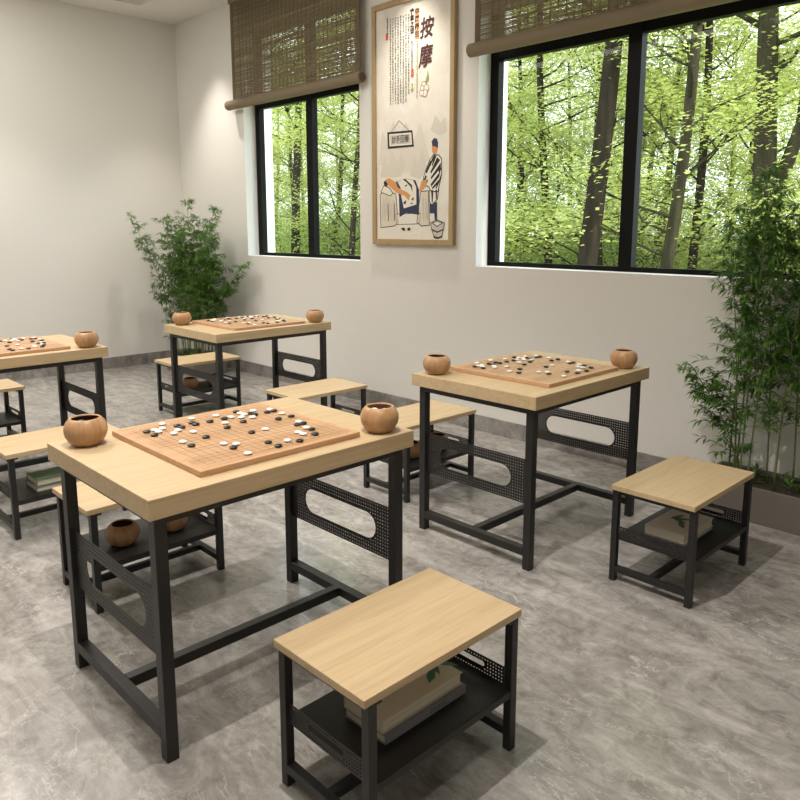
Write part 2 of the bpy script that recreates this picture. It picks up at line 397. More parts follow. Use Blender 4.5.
# ------------------------------------------------------------------ hanging picture
def picture():
    X0, Z0, Wd, Ht = -4.318, 1.286, 0.831, 1.735
    root = empty('framed_picture', (X0 + Wd / 2, WALL_Y, Z0)); tag(root, 'tall framed ink picture of a masseur between the two windows', 'picture')
    L = lambda x: x - Wd / 2
    fr_ = bmesh.new()
    for a in ((0, 0, Wd, 0.04), (0, Ht - 0.04, Wd, Ht), (0, 0.04, 0.04, Ht - 0.04), (Wd - 0.04, 0.04, Wd, Ht - 0.04)):
        box(fr_, L(a[0]), -0.036, a[1], L(a[2]), -0.002, a[3])
    mk('picture_frame', fr_, PFRAME, root, bevel=0.002)
    m, nt, b = nm('aged_rice_paper'); n = noise(nt, coords(nt), 6, 4, 0.6)
    nt.links.new(ramp(nt, n, [(0.3, (0.72, 0.67, 0.58)), (0.7, (0.84, 0.80, 0.72))]), b.inputs['Base Color']); b.inputs['Roughness'].default_value = 0.85
    PAPER = m
    bm = bmesh.new(); box(bm, L(0.038), -0.022, 0.038, L(Wd - 0.038), -0.004, Ht - 0.038); paper = mk('picture_sheet', bm, PAPER, root)
    INK = flat('black_ink', (0.02, 0.018, 0.018), 0.8); NAVY = flat('navy_ink', (0.03, 0.04, 0.08), 0.8)
    SKIN = flat('orange_wash', (0.66, 0.30, 0.11), 0.8); CLO = flat('pale_cloth_wash', (0.78, 0.74, 0.64), 0.8)
    BED = flat('ochre_wash', (0.68, 0.62, 0.50), 0.8); DKR = flat('dark_red_ink', (0.075, 0.018, 0.015), 0.8)
    REDS = flat('seal_red', (0.62, 0.10, 0.06), 0.8); TANB = flat('title_box_wash', (0.60, 0.33, 0.14), 0.8)
    GRY = flat('grey_wash', (0.55, 0.51, 0.45), 0.8); BRN = flat('brown_ink', (0.25, 0.10, 0.06), 0.8); OLV = flat('olive_ink', (0.32, 0.36, 0.10), 0.8)
    order = [0]
    def poly(name, pts, mat, out=None):
        order[0] += 1
        o = extruded(name, [[(L(x), z) for x, z in pts]], 0.0003, mat, paper)
        o.rotation_euler = (R(90), 0, 0); o.location = (0, -0.0224 - order[0] * 0.00002, 0)
        if out:
            bm = bmesh.new()
            P = [(L(x), z) for x, z in pts]; P.append(P[0])
            yy = -0.02257 - order[0] * 0.00002
            for (a, c), (d, e) in zip(P[:-1], P[1:]):
                v = Vector((d - a, 0, e - c)); n_ = Vector((-v.z, 0, v.x)).normalized() * out
                q = [Vector((a, yy, c)) - n_, Vector((a, yy, c)) + n_, Vector((d, yy, e)) + n_, Vector((d, yy, e)) - n_]
                f = [bm.verts.new(p) for p in q] + [bm.verts.new(p + Vector((0, 0.0004, 0))) for p in q]
                for ix in ((0, 1, 2, 3), (7, 6, 5, 4), (0, 4, 5, 1), (1, 5, 6, 2), (2, 6, 7, 3), (3, 7, 4, 0)): bm.faces.new([f[i] for i in ix])
            mk('ink_outline', bm, INK, paper)
        return o
    # mountains wash
    poly('mountain_wash', [(0.06, 0.60), (0.10, 0.84), (0.15, 0.78), (0.22, 0.90), (0.28, 0.80), (0.36, 0.88), (0.43, 0.74), (0.5, 0.86), (0.56, 0.70), (0.60, 0.60), (0.40, 0.52), (0.2, 0.55)], flat('pale_wash', (0.70, 0.645, 0.565), 0.85))
    W2_ = flat('paler_wash', (0.66, 0.61, 0.535), 0.85)
    poly('mountain_wash', [(0.08, 0.50), (0.12, 0.66), (0.17, 0.58), (0.21, 0.70), (0.26, 0.60), (0.31, 0.68), (0.35, 0.56), (0.30, 0.50)], W2_)
    poly('mountain_wash', [(0.40, 0.50), (0.44, 0.64), (0.48, 0.57), (0.52, 0.69), (0.57, 0.54), (0.50, 0.47)], W2_)
    poly('mountain_wash', [(0.60, 0.80), (0.65, 0.90), (0.70, 0.84), (0.74, 0.88), (0.76, 0.78), (0.68, 0.76)], W2_)
    poly('painted_bed', [(0.076, 0.374), (0.135, 0.406), (0.249, 0.374), (0.273, 0.159), (0.233, 0.137), (0.082, 0.126)], BED, 0.003)
    poly('painted_bed', [(0.249, 0.226), (0.508, 0.228), (0.493, 0.153), (0.257, 0.148)], CLO, 0.002)
    poly('painted_bed', [(0.507, 0.382), (0.585, 0.385), (0.596, 0.142), (0.516, 0.137), (0.47, 0.164)], BED, 0.003)
    for i, (a, c) in enumerate(((0.11, 0.35), (0.14, 0.36), (0.175, 0.34), (0.215, 0.33), (0.525, 0.34), (0.555, 0.33))):
        poly('wash_stroke', [(a, c), (a + 0.014, c), (a + 0.02, c - 0.13), (a + 0.004, c - 0.15)], GRY)
    poly('painted_pillow', [(0.084, 0.391), (0.118, 0.44), (0.176, 0.421), (0.217, 0.381), (0.192, 0.36)], CLO, 0.003)
    poly('painted_blanket', [(0.249, 0.462), (0.282, 0.357), (0.289, 0.203), (0.36, 0.232), (0.493, 0.217), (0.492, 0.393), (0.454, 0.464), (0.35, 0.48)], NAVY)
    poly('painted_cloth', [(0.266, 0.461), (0.337, 0.48), (0.431, 0.465), (0.462, 0.415), (0.465, 0.292), (0.335, 0.266), (0.308, 0.351), (0.30, 0.417)], CLO)
    poly('painted_cloth_fold', [(0.32, 0.478), (0.35, 0.478), (0.42, 0.43), (0.425, 0.38), (0.405, 0.42), (0.36, 0.455)], INK)
    poly('painted_arm', [(0.127, 0.462), (0.176, 0.495), (0.249, 0.456), (0.274, 0.417), (0.369, 0.381), (0.403, 0.359), (0.385, 0.322), (0.345, 0.355), (0.249, 0.385), (0.192, 0.426)], SKIN)
    poly('painted_head', [(0.118, 0.467), (0.150, 0.492), (0.184, 0.459), (0.16, 0.432), (0.13, 0.436)], SKIN)
    poly('painted_hair', [(0.115, 0.465), (0.135, 0.474), (0.16, 0.452), (0.15, 0.432), (0.125, 0.436)], INK)
    poly('painted_stool', [(0.598, 0.3), (0.671, 0.304), (0.672, 0.17), (0.65, 0.17), (0.643, 0.226), (0.598, 0.227)], NAVY)
    poly('painted_trousers', [(0.594, 0.39), (0.687, 0.394), (0.674, 0.325), (0.62, 0.285), (0.595, 0.306)], CLO, 0.003)
    poly('painted_face', [(0.616, 0.698), (0.674, 0.679), (0.667, 0.649), (0.639, 0.615), (0.617, 0.663)], SKIN)
    poly('painted_robe', [(0.631, 0.631), (0.682, 0.627), (0.711, 0.6), (0.712, 0.488), (0.684, 0.397), (0.677, 0.376), (0.612, 0.378), (0.589, 0.411), (0.53, 0.434), (0.537, 0.486), (0.574, 0.557), (0.595, 0.597)], CLO, 0.0035)
    for s in ([(0.668, 0.613), (0.697, 0.591), (0.611, 0.503), (0.603, 0.514)], [(0.704, 0.575), (0.704, 0.539), (0.611, 0.462), (0.608, 0.477)],
              [(0.698, 0.514), (0.691, 0.479), (0.612, 0.41), (0.608, 0.431)], [(0.603, 0.597), (0.617, 0.58), (0.567, 0.505), (0.555, 0.517)],
              [(0.555, 0.496), (0.57, 0.485), (0.545, 0.444), (0.534, 0.455)], [(0.684, 0.458), (0.677, 0.428), (0.626, 0.394), (0.619, 0.404)],
              [(0.631, 0.626), (0.646, 0.62), (0.603, 0.555), (0.593, 0.564)]):
        poly('robe_stripe', s, INK)
    for s in ([(0.640, 0.628), (0.662, 0.622), (0.625, 0.555), (0.617, 0.560)], [(0.708, 0.500), (0.700, 0.455), (0.664, 0.395), (0.655, 0.400), (0.690, 0.462)],
              [(0.572, 0.470), (0.580, 0.455), (0.560, 0.425), (0.548, 0.430)], [(0.700, 0.560), (0.709, 0.530), (0.690, 0.500), (0.682, 0.515)],
              [(0.612, 0.388), (0.620, 0.300), (0.628, 0.300), (0.634, 0.388)], [(0.668, 0.390), (0.672, 0.330), (0.662, 0.322), (0.652, 0.388)]):
        poly('robe_stripe', s, INK)
    for s in ([(0.345, 0.43), (0.372, 0.44), (0.368, 0.43), (0.35, 0.42)], [(0.33, 0.31), (0.36, 0.325), (0.355, 0.30), (0.335, 0.295)], [(0.41, 0.33), (0.44, 0.345), (0.435, 0.32)], [(0.40, 0.30), (0.43, 0.305), (0.42, 0.292)]):
        poly('cloth_pattern', s, NAVY)
    for a in (0.095, 0.125, 0.16, 0.20, 0.23, 0.535, 0.57):
        poly('wash_stroke', [(a, 0.30), (a + 0.008, 0.31), (a + 0.012, 0.18), (a + 0.002, 0.17)], BRN if a in (0.16, 0.23) else GRY)
    poly('painted_hair', [(0.613, 0.724), (0.638, 0.746), (0.666, 0.737), (0.677, 0.709), (0.674, 0.676), (0.640, 0.690), (0.622, 0.690)], NAVY)
    poly('painted_hands', [(0.517, 0.456), (0.545, 0.462), (0.567, 0.452), (0.56, 0.417), (0.507, 0.377), (0.495, 0.393)], SKIN)
    poly('painted_sign', [(0.158, 0.826), (0.422, 0.818), (0.438, 0.702), (0.164, 0.706)], INK)
    poly('painted_sign_face', [(0.178, 0.810), (0.411, 0.803), (0.420, 0.717), (0.182, 0.722)], CLO)
    poly('painted_sign_face', [(0.190, 0.800), (0.402, 0.793), (0.408, 0.727), (0.194, 0.732)], GRY)
    poly('hanging_string', [(0.20, 0.826), (0.285, 0.90), (0.287, 0.897), (0.205, 0.826)], BRN); poly('hanging_string', [(0.39, 0.82), (0.285, 0.90), (0.283, 0.897), (0.384, 0.82)], BRN)
    poly('painted_bucket', [(0.606, 0.158), (0.672, 0.179), (0.745, 0.157), (0.72, 0.058), (0.68, 0.048), (0.644, 0.054)], GRY, 0.003)
    poly('painted_water', [(0.621, 0.158), (0.672, 0.171), (0.73, 0.157), (0.673, 0.130)], NAVY); poly('painted_water', [(0.636, 0.157), (0.672, 0.166), (0.716, 0.156), (0.673, 0.138)], CLO)
    poly('bucket_hoop', [(0.615, 0.118), (0.675, 0.098), (0.738, 0.118), (0.737, 0.108), (0.675, 0.088), (0.617, 0.108)], INK)
    poly('bucket_hoop', [(0.64, 0.068), (0.68, 0.058), (0.722, 0.070), (0.722, 0.060), (0.68, 0.047), (0.642, 0.056)], INK)
    poly('painted_shoe', [(0.305, 0.119), (0.325, 0.127), (0.345, 0.122), (0.35, 0.104), (0.325, 0.102)], INK); poly('painted_shoe', [(0.369, 0.117), (0.39, 0.128), (0.404, 0.12), (0.404, 0.107), (0.379, 0.102)], INK)
    poly('title_box', [(0.446, 1.637), (0.486, 1.637), (0.486, 1.434), (0.446, 1.434)], TANB)
    for cx_, cz_, r_ in ((0.535, 1.115, 0.026), (0.560, 1.09, 0.026), (0.545, 1.058, 0.026), (0.515, 1.065, 0.024), (0.52, 1.095, 0.02)):
        pts = [(cx_ + r_ * math.cos(a * math.pi / 6), cz_ + r_ * math.sin(a * math.pi / 6)) for a in range(12)]
        poly('flower_petal', pts, BRN); pts = [(cx_ + (r_ - .004) * math.cos(a * math.pi / 6), cz_ + (r_ - .004) * math.sin(a * math.pi / 6)) for a in range(12)]
        poly('flower_petal', pts, CLO)
    poly('flower_stem', [(0.545, 1.125), (0.575, 1.20), (0.568, 1.215), (0.585, 1.15), (0.56, 1.12)], OLV)
    poly('painted_gourd', [(0.413, 1.14), (0.425, 1.14), (0.422, 1.115), (0.433, 1.095), (0.418, 1.078), (0.405, 1.095), (0.415, 1.115)], OLV)
    for x, z in ((0.42, 1.225), (0.42, 1.195), (0.159, 1.51), (0.159, 1.488)):
        poly('red_seal', [(x - 0.013, z - 0.012), (x + 0.013, z - 0.012), (x + 0.013, z + 0.012), (x - 0.013, z + 0.012)], REDS)
    def text(s, x, z, size, mat, bold=0.0, shear=0.0, sy=1.0, name='ink_characters', dz=1.0):
        order[0] += 1
        cu = D.curves.new(name, 'FONT'); cu.body = '\n'.join(s) if dz else s; cu.size = size; cu.align_x = 'CENTER'; cu.space_line = dz or 1
        cu.offset = bold; cu.shear = shear; cu.extrude = 0.0002; cu.resolution_u = 2
        t = D.objects.new('tmp', cu); C.objects.link(t); bpy.context.view_layer.update()
        me = D.meshes.new_from_object(t.evaluated_get(bpy.context.evaluated_depsgraph_get())); D.objects.remove(t); D.curves.remove(cu)
        me.name = name; me.materials.clear(); me.materials.append(mat)
        o = D.objects.new(name, me); C.objects.link(o); o.parent = paper
        o.rotation_euler = (R(90), 0, 0); o.scale = (1, sy, 1); o.location = (L(x), -0.0226 - order[0] * 0.00002, z)
    for dx_, dz_ in ((0, 0), (0.0035, 0.001), (-0.002, -0.003), (0.001, 0.004)):
        text('按', 0.556 + dx_, 1.440 + dz_, 0.13, DKR, 0, 0.14, 1.1); text('摩', 0.546 + dx_, 1.248 + dz_, 0.13, DKR, 0, 0.14, 1.2)
    text('中医养生', 0.466, 1.598, 0.046, DKR, 0.0012, 0, 1, dz=1.07)
    text('推拿之道', 0.417, 1.608, 0.042, INK, 0.0010, 0, 1, dz=1.0)
    body = '按摩是中国最古老的医疗方法之一以中医的脏腑经络学说为理论基础用手法作用于人体体表的特定部位以调节机体生理病理状况达到理疗目的从性质上来说它是一种物理的治疗方法从按摩的治疗上可分为保健按摩运动按摩和医疗按摩'
    k = 0
    for i, x in enumerate((0.384, 0.356, 0.329, 0.302, 0.275, 0.248, 0.221, 0.195)):
        n_ = 31 if i else 33
        s = ''.join(body[(k + j) % len(body)] for j in range(n_)); k += n_
        if i == 0: s = s[:28]
        text(s, x, 1.60 + 0.005 * (i % 2), 0.0165, INK, 0.0, 0, 1.0, dz=1.18)
    text('妙手回春', 0.298, 0.745, 0.046, INK, 0.0, 0, 1.25, dz=0)
    text(body[:9], 0.163, 1.62, 0.013, INK, 0.0002, 0, 1, dz=1.0)
    text(body[9:33], 0.417, 1.42, 0.0125, INK, 0.0, 0, 1, dz=0.4 * 1.6)
    text(body[20:50], 0.468, 1.41, 0.0135, OLV, 0.0, 0, 1, dz=0.96)
picture()

# ------------------------------------------------------------------ tables and stools
TL, TW, TH, TT = 0.9222, 0.6933, 0.75, 0.0558
def perforated(name, w, h, slot, pitch, hole, mat, parent, zc_slot=0.0, thick=0.002):
    """sheet in its own X (width) / Y (height), centred; slot=(length,height)"""
    loops = [[(-w / 2, -h / 2), (w / 2, -h / 2), (w / 2, h / 2), (-w / 2, h / 2)]]
    sl_, sh_ = slot; r = sh_ / 2; cxs = sl_ / 2 - r
    pts = []
    for k in range(9): a = -math.pi / 2 + math.pi * k / 8; pts.append((cxs + r * math.cos(a), zc_slot + r * math.sin(a)))
    for k in range(9): a = math.pi / 2 + math.pi * k / 8; pts.append((-cxs + r * math.cos(a), zc_slot + r * math.sin(a)))
    loops.append(pts)
    nx = int((w - 0.012) / pitch); ny = int((h - 0.010) / pitch)
    for i in range(nx + 1):
        for j in range(ny + 1):
            x = (i - nx / 2) * pitch; y = (j - ny / 2) * pitch
            dx = max(0, abs(x) - cxs); d = math.hypot(dx, y - zc_slot)
            if d < r + hole * 1.3: continue
            q = hole / 2
            loops.append([(x - q, y - q), (x - q, y + q), (x + q, y + q), (x + q, y - q)])
    return extruded(name, loops, thick, mat, parent)

def make_table():
    root = empty('go_table')
    bm = bmesh.new(); box(bm, -TW / 2, -TL / 2, TH - TT, TW / 2, TL / 2, TH); mk('tabletop', bm, OAK, root, bevel=0.0025)
    s = 0.035; ix, iy = TW / 2 - 0.028, TL / 2 - 0.024; zt = TH - TT
    for sx_ in (-1, 1):
        for sy_ in (-1, 1):
            bm = bmesh.new(); xa, xb = sorted((sx_ * ix, sx_ * (ix - s))); ya, yb = sorted((sy_ * iy, sy_ * (iy - s)))
            box(bm, xa, ya, 0, xb, yb, zt - 0.001); mk('leg', bm, METAL, root, bevel=0.002)
    for sx_ in (-1, 1):
        bm = bmesh.new(); xa, xb = sorted((sx_ * ix, sx_ * (ix - 0.025))); box(bm, xa, -iy + s, zt - 0.026, xb, iy - s, zt - 0.001); mk('apron_rail', bm, METAL, root, bevel=0.001)
    for sy_ in (-1, 1):
        ya, yb = sorted((sy_ * iy, sy_ * (iy - 0.025)))
        bm = bmesh.new(); box(bm, -ix + s, ya, zt - 0.026, ix - s, yb, zt - 0.001); mk('apron_rail', bm, METAL, root, bevel=0.001)
        ya, yb = sorted((sy_ * iy, sy_ * (iy - s)))
        bm = bmesh.new(); box(bm, -ix + s, ya, 0.058, ix - s, yb, 0.092); mk('stretcher', bm, METAL, root, bevel=0.002)
        p = perforated('perforated_side_panel', 2 * (ix - s), 0.190, (0.405, 0.096), 0.0125, 0.0046, METAL, root)
        p.rotation_euler = (R(90), 0, 0); p.location = (0, sy_ * (iy - s / 2), 0.376)
    bm = bmesh.new(); box(bm, -0.017, -iy + s, 0.058, 0.017, iy - s, 0.092); mk('centre_stretcher', bm, METAL, root, bevel=0.002)
    return root
SL, SW, SH, ST = 0.5609, 0.3402, 0.4056, 0.021
def make_stool():
    root = empty('low_stool')
    bm = bmesh.new(); box(bm, -SW / 2, -SL / 2, SH - ST, SW / 2, SL / 2, SH); mk('seat', bm, OAK, root, bevel=0.0018)
    s = 0.025; ix, iy = SW / 2 - 0.0005, SL / 2 - 0.013; zt = SH - ST
    for sx_ in (-1, 1):
        for sy_ in (-1, 1):
            bm = bmesh.new(); xa, xb = sorted((sx_ * ix, sx_ * (ix - s))); ya, yb = sorted((sy_ * iy, sy_ * (iy - s)))
            box(bm, xa, ya, 0, xb, yb, zt - 0.001)
            ga, gb = sorted((sy_ * (iy - s), sy_ * (iy - s - 0.016))); box(bm, xa, ga, zt - 0.008, xb, gb, zt - 0.001)
            mk('leg', bm, METAL, root, bevel=0.0015)
    for sy_ in (-1, 1):
        ya, yb = sorted((sy_ * iy, sy_ * (iy - 0.018)))
        bm = bmesh.new(); box(bm, -ix + s, ya, zt - 0.016, ix - s, yb, zt - 0.001); mk('seat_rail', bm, METAL, root, bevel=0.001)
        ya, yb = sorted((sy_ * iy, sy_ * (iy - s)))
        bm = bmesh.new(); box(bm, -ix + s, ya, 0.040, ix - s, yb, 0.064); mk('stretcher', bm, METAL, root, bevel=0.0015)
        p = perforated('perforated_end_panel', 2 * (ix - s), 0.056, (0.135, 0.016), 0.0098, 0.0048, METAL, root, 0.004)
        p.rotation_euler = (R(90), 0, 0); p.location = (0, sy_ * (iy - s / 2), 0.204)
    bm = bmesh.new(); box(bm, -0.012, -iy + s, 0.040, 0.012, iy - s, 0.064); mk('centre_stretcher', bm, METAL, root, bevel=0.0015)
    bm = bmesh.new(); e = iy - s / 2 - 0.002
    box(bm, -ix + 0.002, -e, 0.177, ix - 0.002, e, 0.180)
    for sx_ in (-1, 1):
        xa, xb = sorted((sx_ * (ix - 0.002), sx_ * (ix - 0.005))); box(bm, xa, -iy + s + 0.001, 0.160, xb, iy - s - 0.001, 0.180)
    mk('shelf_tray', bm, METAL2, root)
    return root
XA, XC, Y1, Y2, DX = -2.013, -4.437, 1.219, 2.824, 0.7536
t0 = make_table(); s0 = make_stool()
TPOS = [(XA, Y1, 'wooden go table with black metal legs, nearest to the viewer', 'nearest'), (XA, Y2, 'wooden go table with black legs below the large window on the right', 'window'),
        (XC, Y2, 'wooden go table with black legs in front of the corner plant', 'corner'), (XC, Y1, 'wooden go table cut off by the left edge of the photo', 'left')]
for i, (x, y, lb, _) in enumerate(TPOS):
    o = t0 if i == 0 else copy_tree(t0); o.location = (x, y, 0); tag(o, lb, 'table', 'matching go tables')
SPOS = [(XA + DX, Y1, 'low oak-topped stool with two stacked books, nearest to the viewer'), (XA + DX, Y2, 'low oak-topped stool holding a book with green leaf cover, by the right planter'),
        (XA - DX, Y1, 'low stool with wooden bowls on its shelf behind the nearest table'), (XA - DX, Y2, 'low stool half hidden behind the table below the large window'),
        (XC + DX, Y2, 'low stool with bare shelf between the corner table and the nearest table'), (XC - DX, Y2, 'low stool holding bowls in front of the corner plant'),
        (XC + DX, Y1, 'low stool with a stack of books at the left edge, before the cut-off table'), (XC - DX, Y1, 'small far stool behind the table at the left edge')]
for i, (x, y, lb) in enumerate(SPOS):
    o = s0 if i == 0 else copy_tree(s0); o.location = (x, y + 0.0104, 0); tag(o, lb, 'stool', 'low stools beside the go tables')

# ------------------------------------------------------------------ go boards, stones, bowls
BH = 0.017
def make_board():
    root = empty('go_board'); hb = 0.282
    bm = bmesh.new(); box(bm, -hb + 0.018, -hb + 0.018, 0, hb - 0.018, hb - 0.018, BH - 0.001); mk('board_surface', bm, BFACE, root)
    bm = bmesh.new()
    i_, o_ = hb - 0.018, hb
    for a in ((-o_, -o_, o_, -i_), (-o_, i_, o_, o_), (-o_, -i_, -i_, i_), (i_, -i_, o_, i_)):
        box(bm, a[0], a[1], 0, a[2], a[3], BH)
    mk('board_frame', bm, FRAMEW, root, bevel=0.002)
    return root
b0 = make_board()
SIDE = {'nearest': 'nearest table', 'window': 'large window table', 'corner': 'corner plant table', 'left': 'cut-off left table'}
BLK = [(-7, -8), (-5, -8), (-7, -4), (-6, -4), (-7, -2), (-6, -2), (-6, 0), (-6, 2), (-2, 0), (0, -4), (2, -7), (-8, 5), (-3, 3), (-5, 6), (-6, 6), (-5, 8), (-5, 9), (-1, 7), (-1, 9), (3, 7), (3, 8), (6, 7), (8, 6), (2, 1), (7, 0), (9, 0), (9, 3), (6, -4)]
WHT = [(-9, -5), (-7, -7), (-6, -7), (-7, -6), (-5, -5), (-4, -6), (-9, -1), (-3, -4), (0, -7), (-8, 2), (-7, 7), (-6, 9), (-3, 9), (-7, 5), (-6, 5), (-6, 3), (-5, 4), (-4, 1), (-4, 5), (2, 3), (4, -4), (5, -3), (9, -4), (2, 8), (5, 7), (6, 5), (7, 5), (8, 2)]
def make_stone(name, mat):
    bm = bmesh.new(); r, h = 0.0124, 0.0045
    prof = [(0, 0)] + [(r * math.sin(a), h - h * math.cos(a)) for a in [math.pi * k / 12 for k in range(2, 11)]] + [(0, 2 * h)]
    lathe(bm, prof, 16); return mk(name, bm, mat, smooth=True)
sb0, sw0 = make_stone('black_stone', STB), make_stone('white_stone', STW)
fb, fw_ = True, True
names = {'nearest': 'nearest table', 'window': 'table below the large window', 'corner': 'table in front of the corner plant', 'left': 'table cut off by the left edge'}
rj = random.Random(4)
for i, (x, y, _, key) in enumerate(TPOS):
    o = b0 if i == 0 else copy_tree(b0); o.location = (x + 0.003, y - 0.002, TH + 0.0005); tag(o, 'square wooden go board on the %s' % names[key], 'board game', 'go boards')
    for L_, nme in ((BLK, 'black'), (WHT, 'white')):
        for gx, gy in L_:
            if nme == 'black':
                s_ = sb0 if fb else sb0.copy(); new = not fb; fb = False
            else:
                s_ = sw0 if fw_ else sw0.copy(); new = not fw_; fw_ = False
            if new: C.objects.link(s_)
            s_.location = (x + 0.003 + gx * GS + rj.uniform(-.001, .001), y - 0.002 + gy * GS + rj.uniform(-.001, .001), TH + 0.0005 + BH - 0.001)
            tag(s_, '%s go stone on the board of the %s' % (nme, SIDE[key]), 'go stone', '%s stones on the board of the %s' % (nme, names[key]))

def make_bowl():
    root = empty('stone_bowl')
    pr = [(0, 0), (0.034, 0), (0.041, 0.003), (0.052, 0.014), (0.0605, 0.030), (0.0635, 0.045), (0.0625, 0.058), (0.057, 0.072), (0.048, 0.0825), (0.0445, 0.085), (0.0405, 0.0845)]
    bm = bmesh.new(); lathe(bm, pr + [(0.0400, 0.081)], 48); mk('bowl_body', bm, BOWLW, root, smooth=True)
    bm = bmesh.new(); lathe(bm, [(0.0402, 0.083), (0.049, 0.073), (0.056, 0.058), (0.057, 0.044), (0.052, 0.028), (0.04, 0.012), (0, 0.008)], 48); mk('bowl_inside', bm, BOWLIN, root, smooth=True)
    return root
w0 = make_bowl(); firstb = True
def bowl(x, y, z, label, group, sc=1.0):
    global firstb
    o = w0 if firstb else copy_tree(w0); firstb = False
    o.location = (x, y, z); o.scale = (sc,) * 3; o.rotation_euler = (0, 0, (x * 7 + y * 3) % 6); tag(o, label, 'bowl', group)
    return o
for x, y, _, key in TPOS:
    for dx, dy, wb, col in ((-0.243, -0.378, 'left', STB), (0.276, 0.372, 'right', STW)):
        if key == 'window': dx -= 0.012; dy -= 0.012
        bowl(x + dx, y + dy, TH + 0.0005, 'wooden bowl of %s stones on the %s' % ('black' if wb == 'left' else 'white', SIDE[key]), 'stone bowls on the tables')
        src = sb0 if wb == 'left' else sw0
        rr = random.Random(int(x * 100 + dx * 100))
        lay = [(0.0, 0.0, 0.058)] + [(0.024 * math.cos(a), 0.024 * math.sin(a), 0.056 + 0.003 * (k % 2)) for k, a in enumerate([j * math.pi / 3 for j in range(6)])] + \
              [(0.043 * math.cos(a), 0.043 * math.sin(a), 0.052) for a in [0.3 + j * math.pi / 5 for j in range(10)]] + [(0.012, 0.010, 0.067), (-0.015, -0.008, 0.067)]
        for a, c, e in lay:
            s_ = src.copy(); C.objects.link(s_); s_.location = (x + dx + a, y + dy + c, TH + 0.0005 + e); s_.rotation_euler = (rr.uniform(-.15, .15), rr.uniform(-.15, .15), 0)
            nme = 'black' if wb == 'left' else 'white'
            tag(s_, '%s go stone inside a bowl on the %s' % (nme, SIDE[key]), 'go stone', '%s stones in the %s bowl of the %s' % (nme, wb, SIDE[key]))
for (x, y, who) in ((XA - DX, Y1, 'stool behind the nearest table'), (XA - DX, Y2, 'stool behind the large window table'), (XC - DX, Y2, 'stool before the corner plant')):
    for dy, wh in ((-0.085, 'nearer'), (0.125, 'farther')):
        bowl(x + 0.03, y + dy, 0.1805, '%s of two brown bowls on the shelf of the %s' % (wh, who), 'bowls on stool shelves')

# books
def pagesmat():
    m, nt, b = nm('book_pages'); n = noise(nt, coords(nt, (2, 2, 400)), 1, 2)
    nt.links.new(ramp(nt, n, [(0.3, (0.52, 0.47, 0.36)), (0.7, (0.68, 0.62, 0.50))]), b.inputs['Base Color']); b.inputs['Roughness'].default_value = 0.85
    return m
PAGES = pagesmat()
COV = {'cream': flat('cream_book_cover', (0.62, 0.55, 0.42), 0.6), 'grey': flat('grey_book_cover', (0.20, 0.20, 0.22), 0.6), 'white': flat('off_white_book_cover', (0.60, 0.56, 0.48), 0.6), 'green': flat('green_book_cover', (0.12, 0.20, 0.10), 0.6)}
LEAFG = flat('printed_green_leaf', (0.06, 0.17, 0.10), 0.6); PRINT = flat('printed_dark_text', (0.05, 0.05, 0.05), 0.6)
def book(x, y, z, w_, l, h, cov, label, rz=0, leaf=False, spine_text=False, group=None):
    root = empty('book', (x, y, z), rz); tag(root, label, 'book', group)
    c = COV[cov]; t = 0.0022
    bm = bmesh.new(); box(bm, -w_ / 2 + 0.001, -l / 2 + 0.004, t, w_ / 2 - 0.005, l / 2 - 0.004, h - t); mk('page_block', bm, PAGES, root)
    bm = bmesh.new(); box(bm, -w_ / 2, -l / 2, 0, w_ / 2, l / 2, t); box(bm, -w_ / 2, -l / 2, h - t, w_ / 2, l / 2, h)
    sx_ = w_ / 2 - t if spine_text else -w_ / 2
    box(bm, sx_, -l / 2, t, sx_ + t, l / 2, h - t); cv = mk('book_cover', bm, c, root, bevel=0.0006)
    if leaf:
        for q, (dx, dy, r_) in enumerate(((0.01, 0.03, 0.5), (0.0, 0.0, -0.4), (-0.025, 0.035, 1.3), (0.02, -0.03, 2.2))):
            pts = [(dx + 0.042 * (a * math.cos(r_) - b__ * math.sin(r_)), dy + 0.042 * (a * math.sin(r_) + b__ * math.cos(r_))) for a, b__ in ((-1, 0), (-.4, .28), (.3, .22), (1, 0), (.3, -.22), (-.4, -.28))]
            o = extruded('printed_leaf', [pts], 0.0003, LEAFG, cv); o.location = (0, 0 if leaf is True else leaf, h + 0.0003)
    if spine_text:
        rr = random.Random(3)
        bm = bmesh.new(); yy = 0.0
        for k in range(6):
            yy += 0.010
            box(bm, w_ / 2, yy, h * .3, w_ / 2 + 0.0004, yy + 0.006, h * .34); box(bm, w_ / 2, yy, h * .6, w_ / 2 + 0.0004, yy + 0.007, h * .66); box(bm, w_ / 2, yy + 0.002, h * .3, w_ / 2 + 0.0004, yy + 0.003, h * .75)
        mk('spine_lettering', bm, PRINT, cv)
    return root
S1x, S1y = XA + DX, Y1 + .01
book(S1x + 0.013, S1y + 0.005, 0.1805, 0.150, 0.295, 0.024, 'grey', 'grey book lying under the cream book on the nearest stool shelf', 0.0, spine_text=True)
book(S1x + 0.006, S1y + 0.003, 0.205, 0.146, 0.29, 0.034, 'cream', 'thick cream book on top of the grey book on the nearest stool shelf', 0.0, leaf=0.11, spine_text=False)
S2y = Y2 + .01
book(S1x + 0.003, S2y - 0.025, 0.1805, 0.165, 0.27, 0.014, 'grey', 'thin grey book under the leaf-printed book on the stool by the right planter', 0.0)
book(S1x + 0.003, S2y - 0.027, 0.195, 0.165, 0.265, 0.036, 'white', 'off-white book with a green leaf on its cover, on the stool by the right planter', 0.0, leaf=True)
S8x = XC + DX
book(S8x + 0.03, S1y - 0.005, 0.1805, 0.150, 0.27, 0.026, 'grey', 'grey book at the bottom of the stack on the left-edge stool', 0.0)
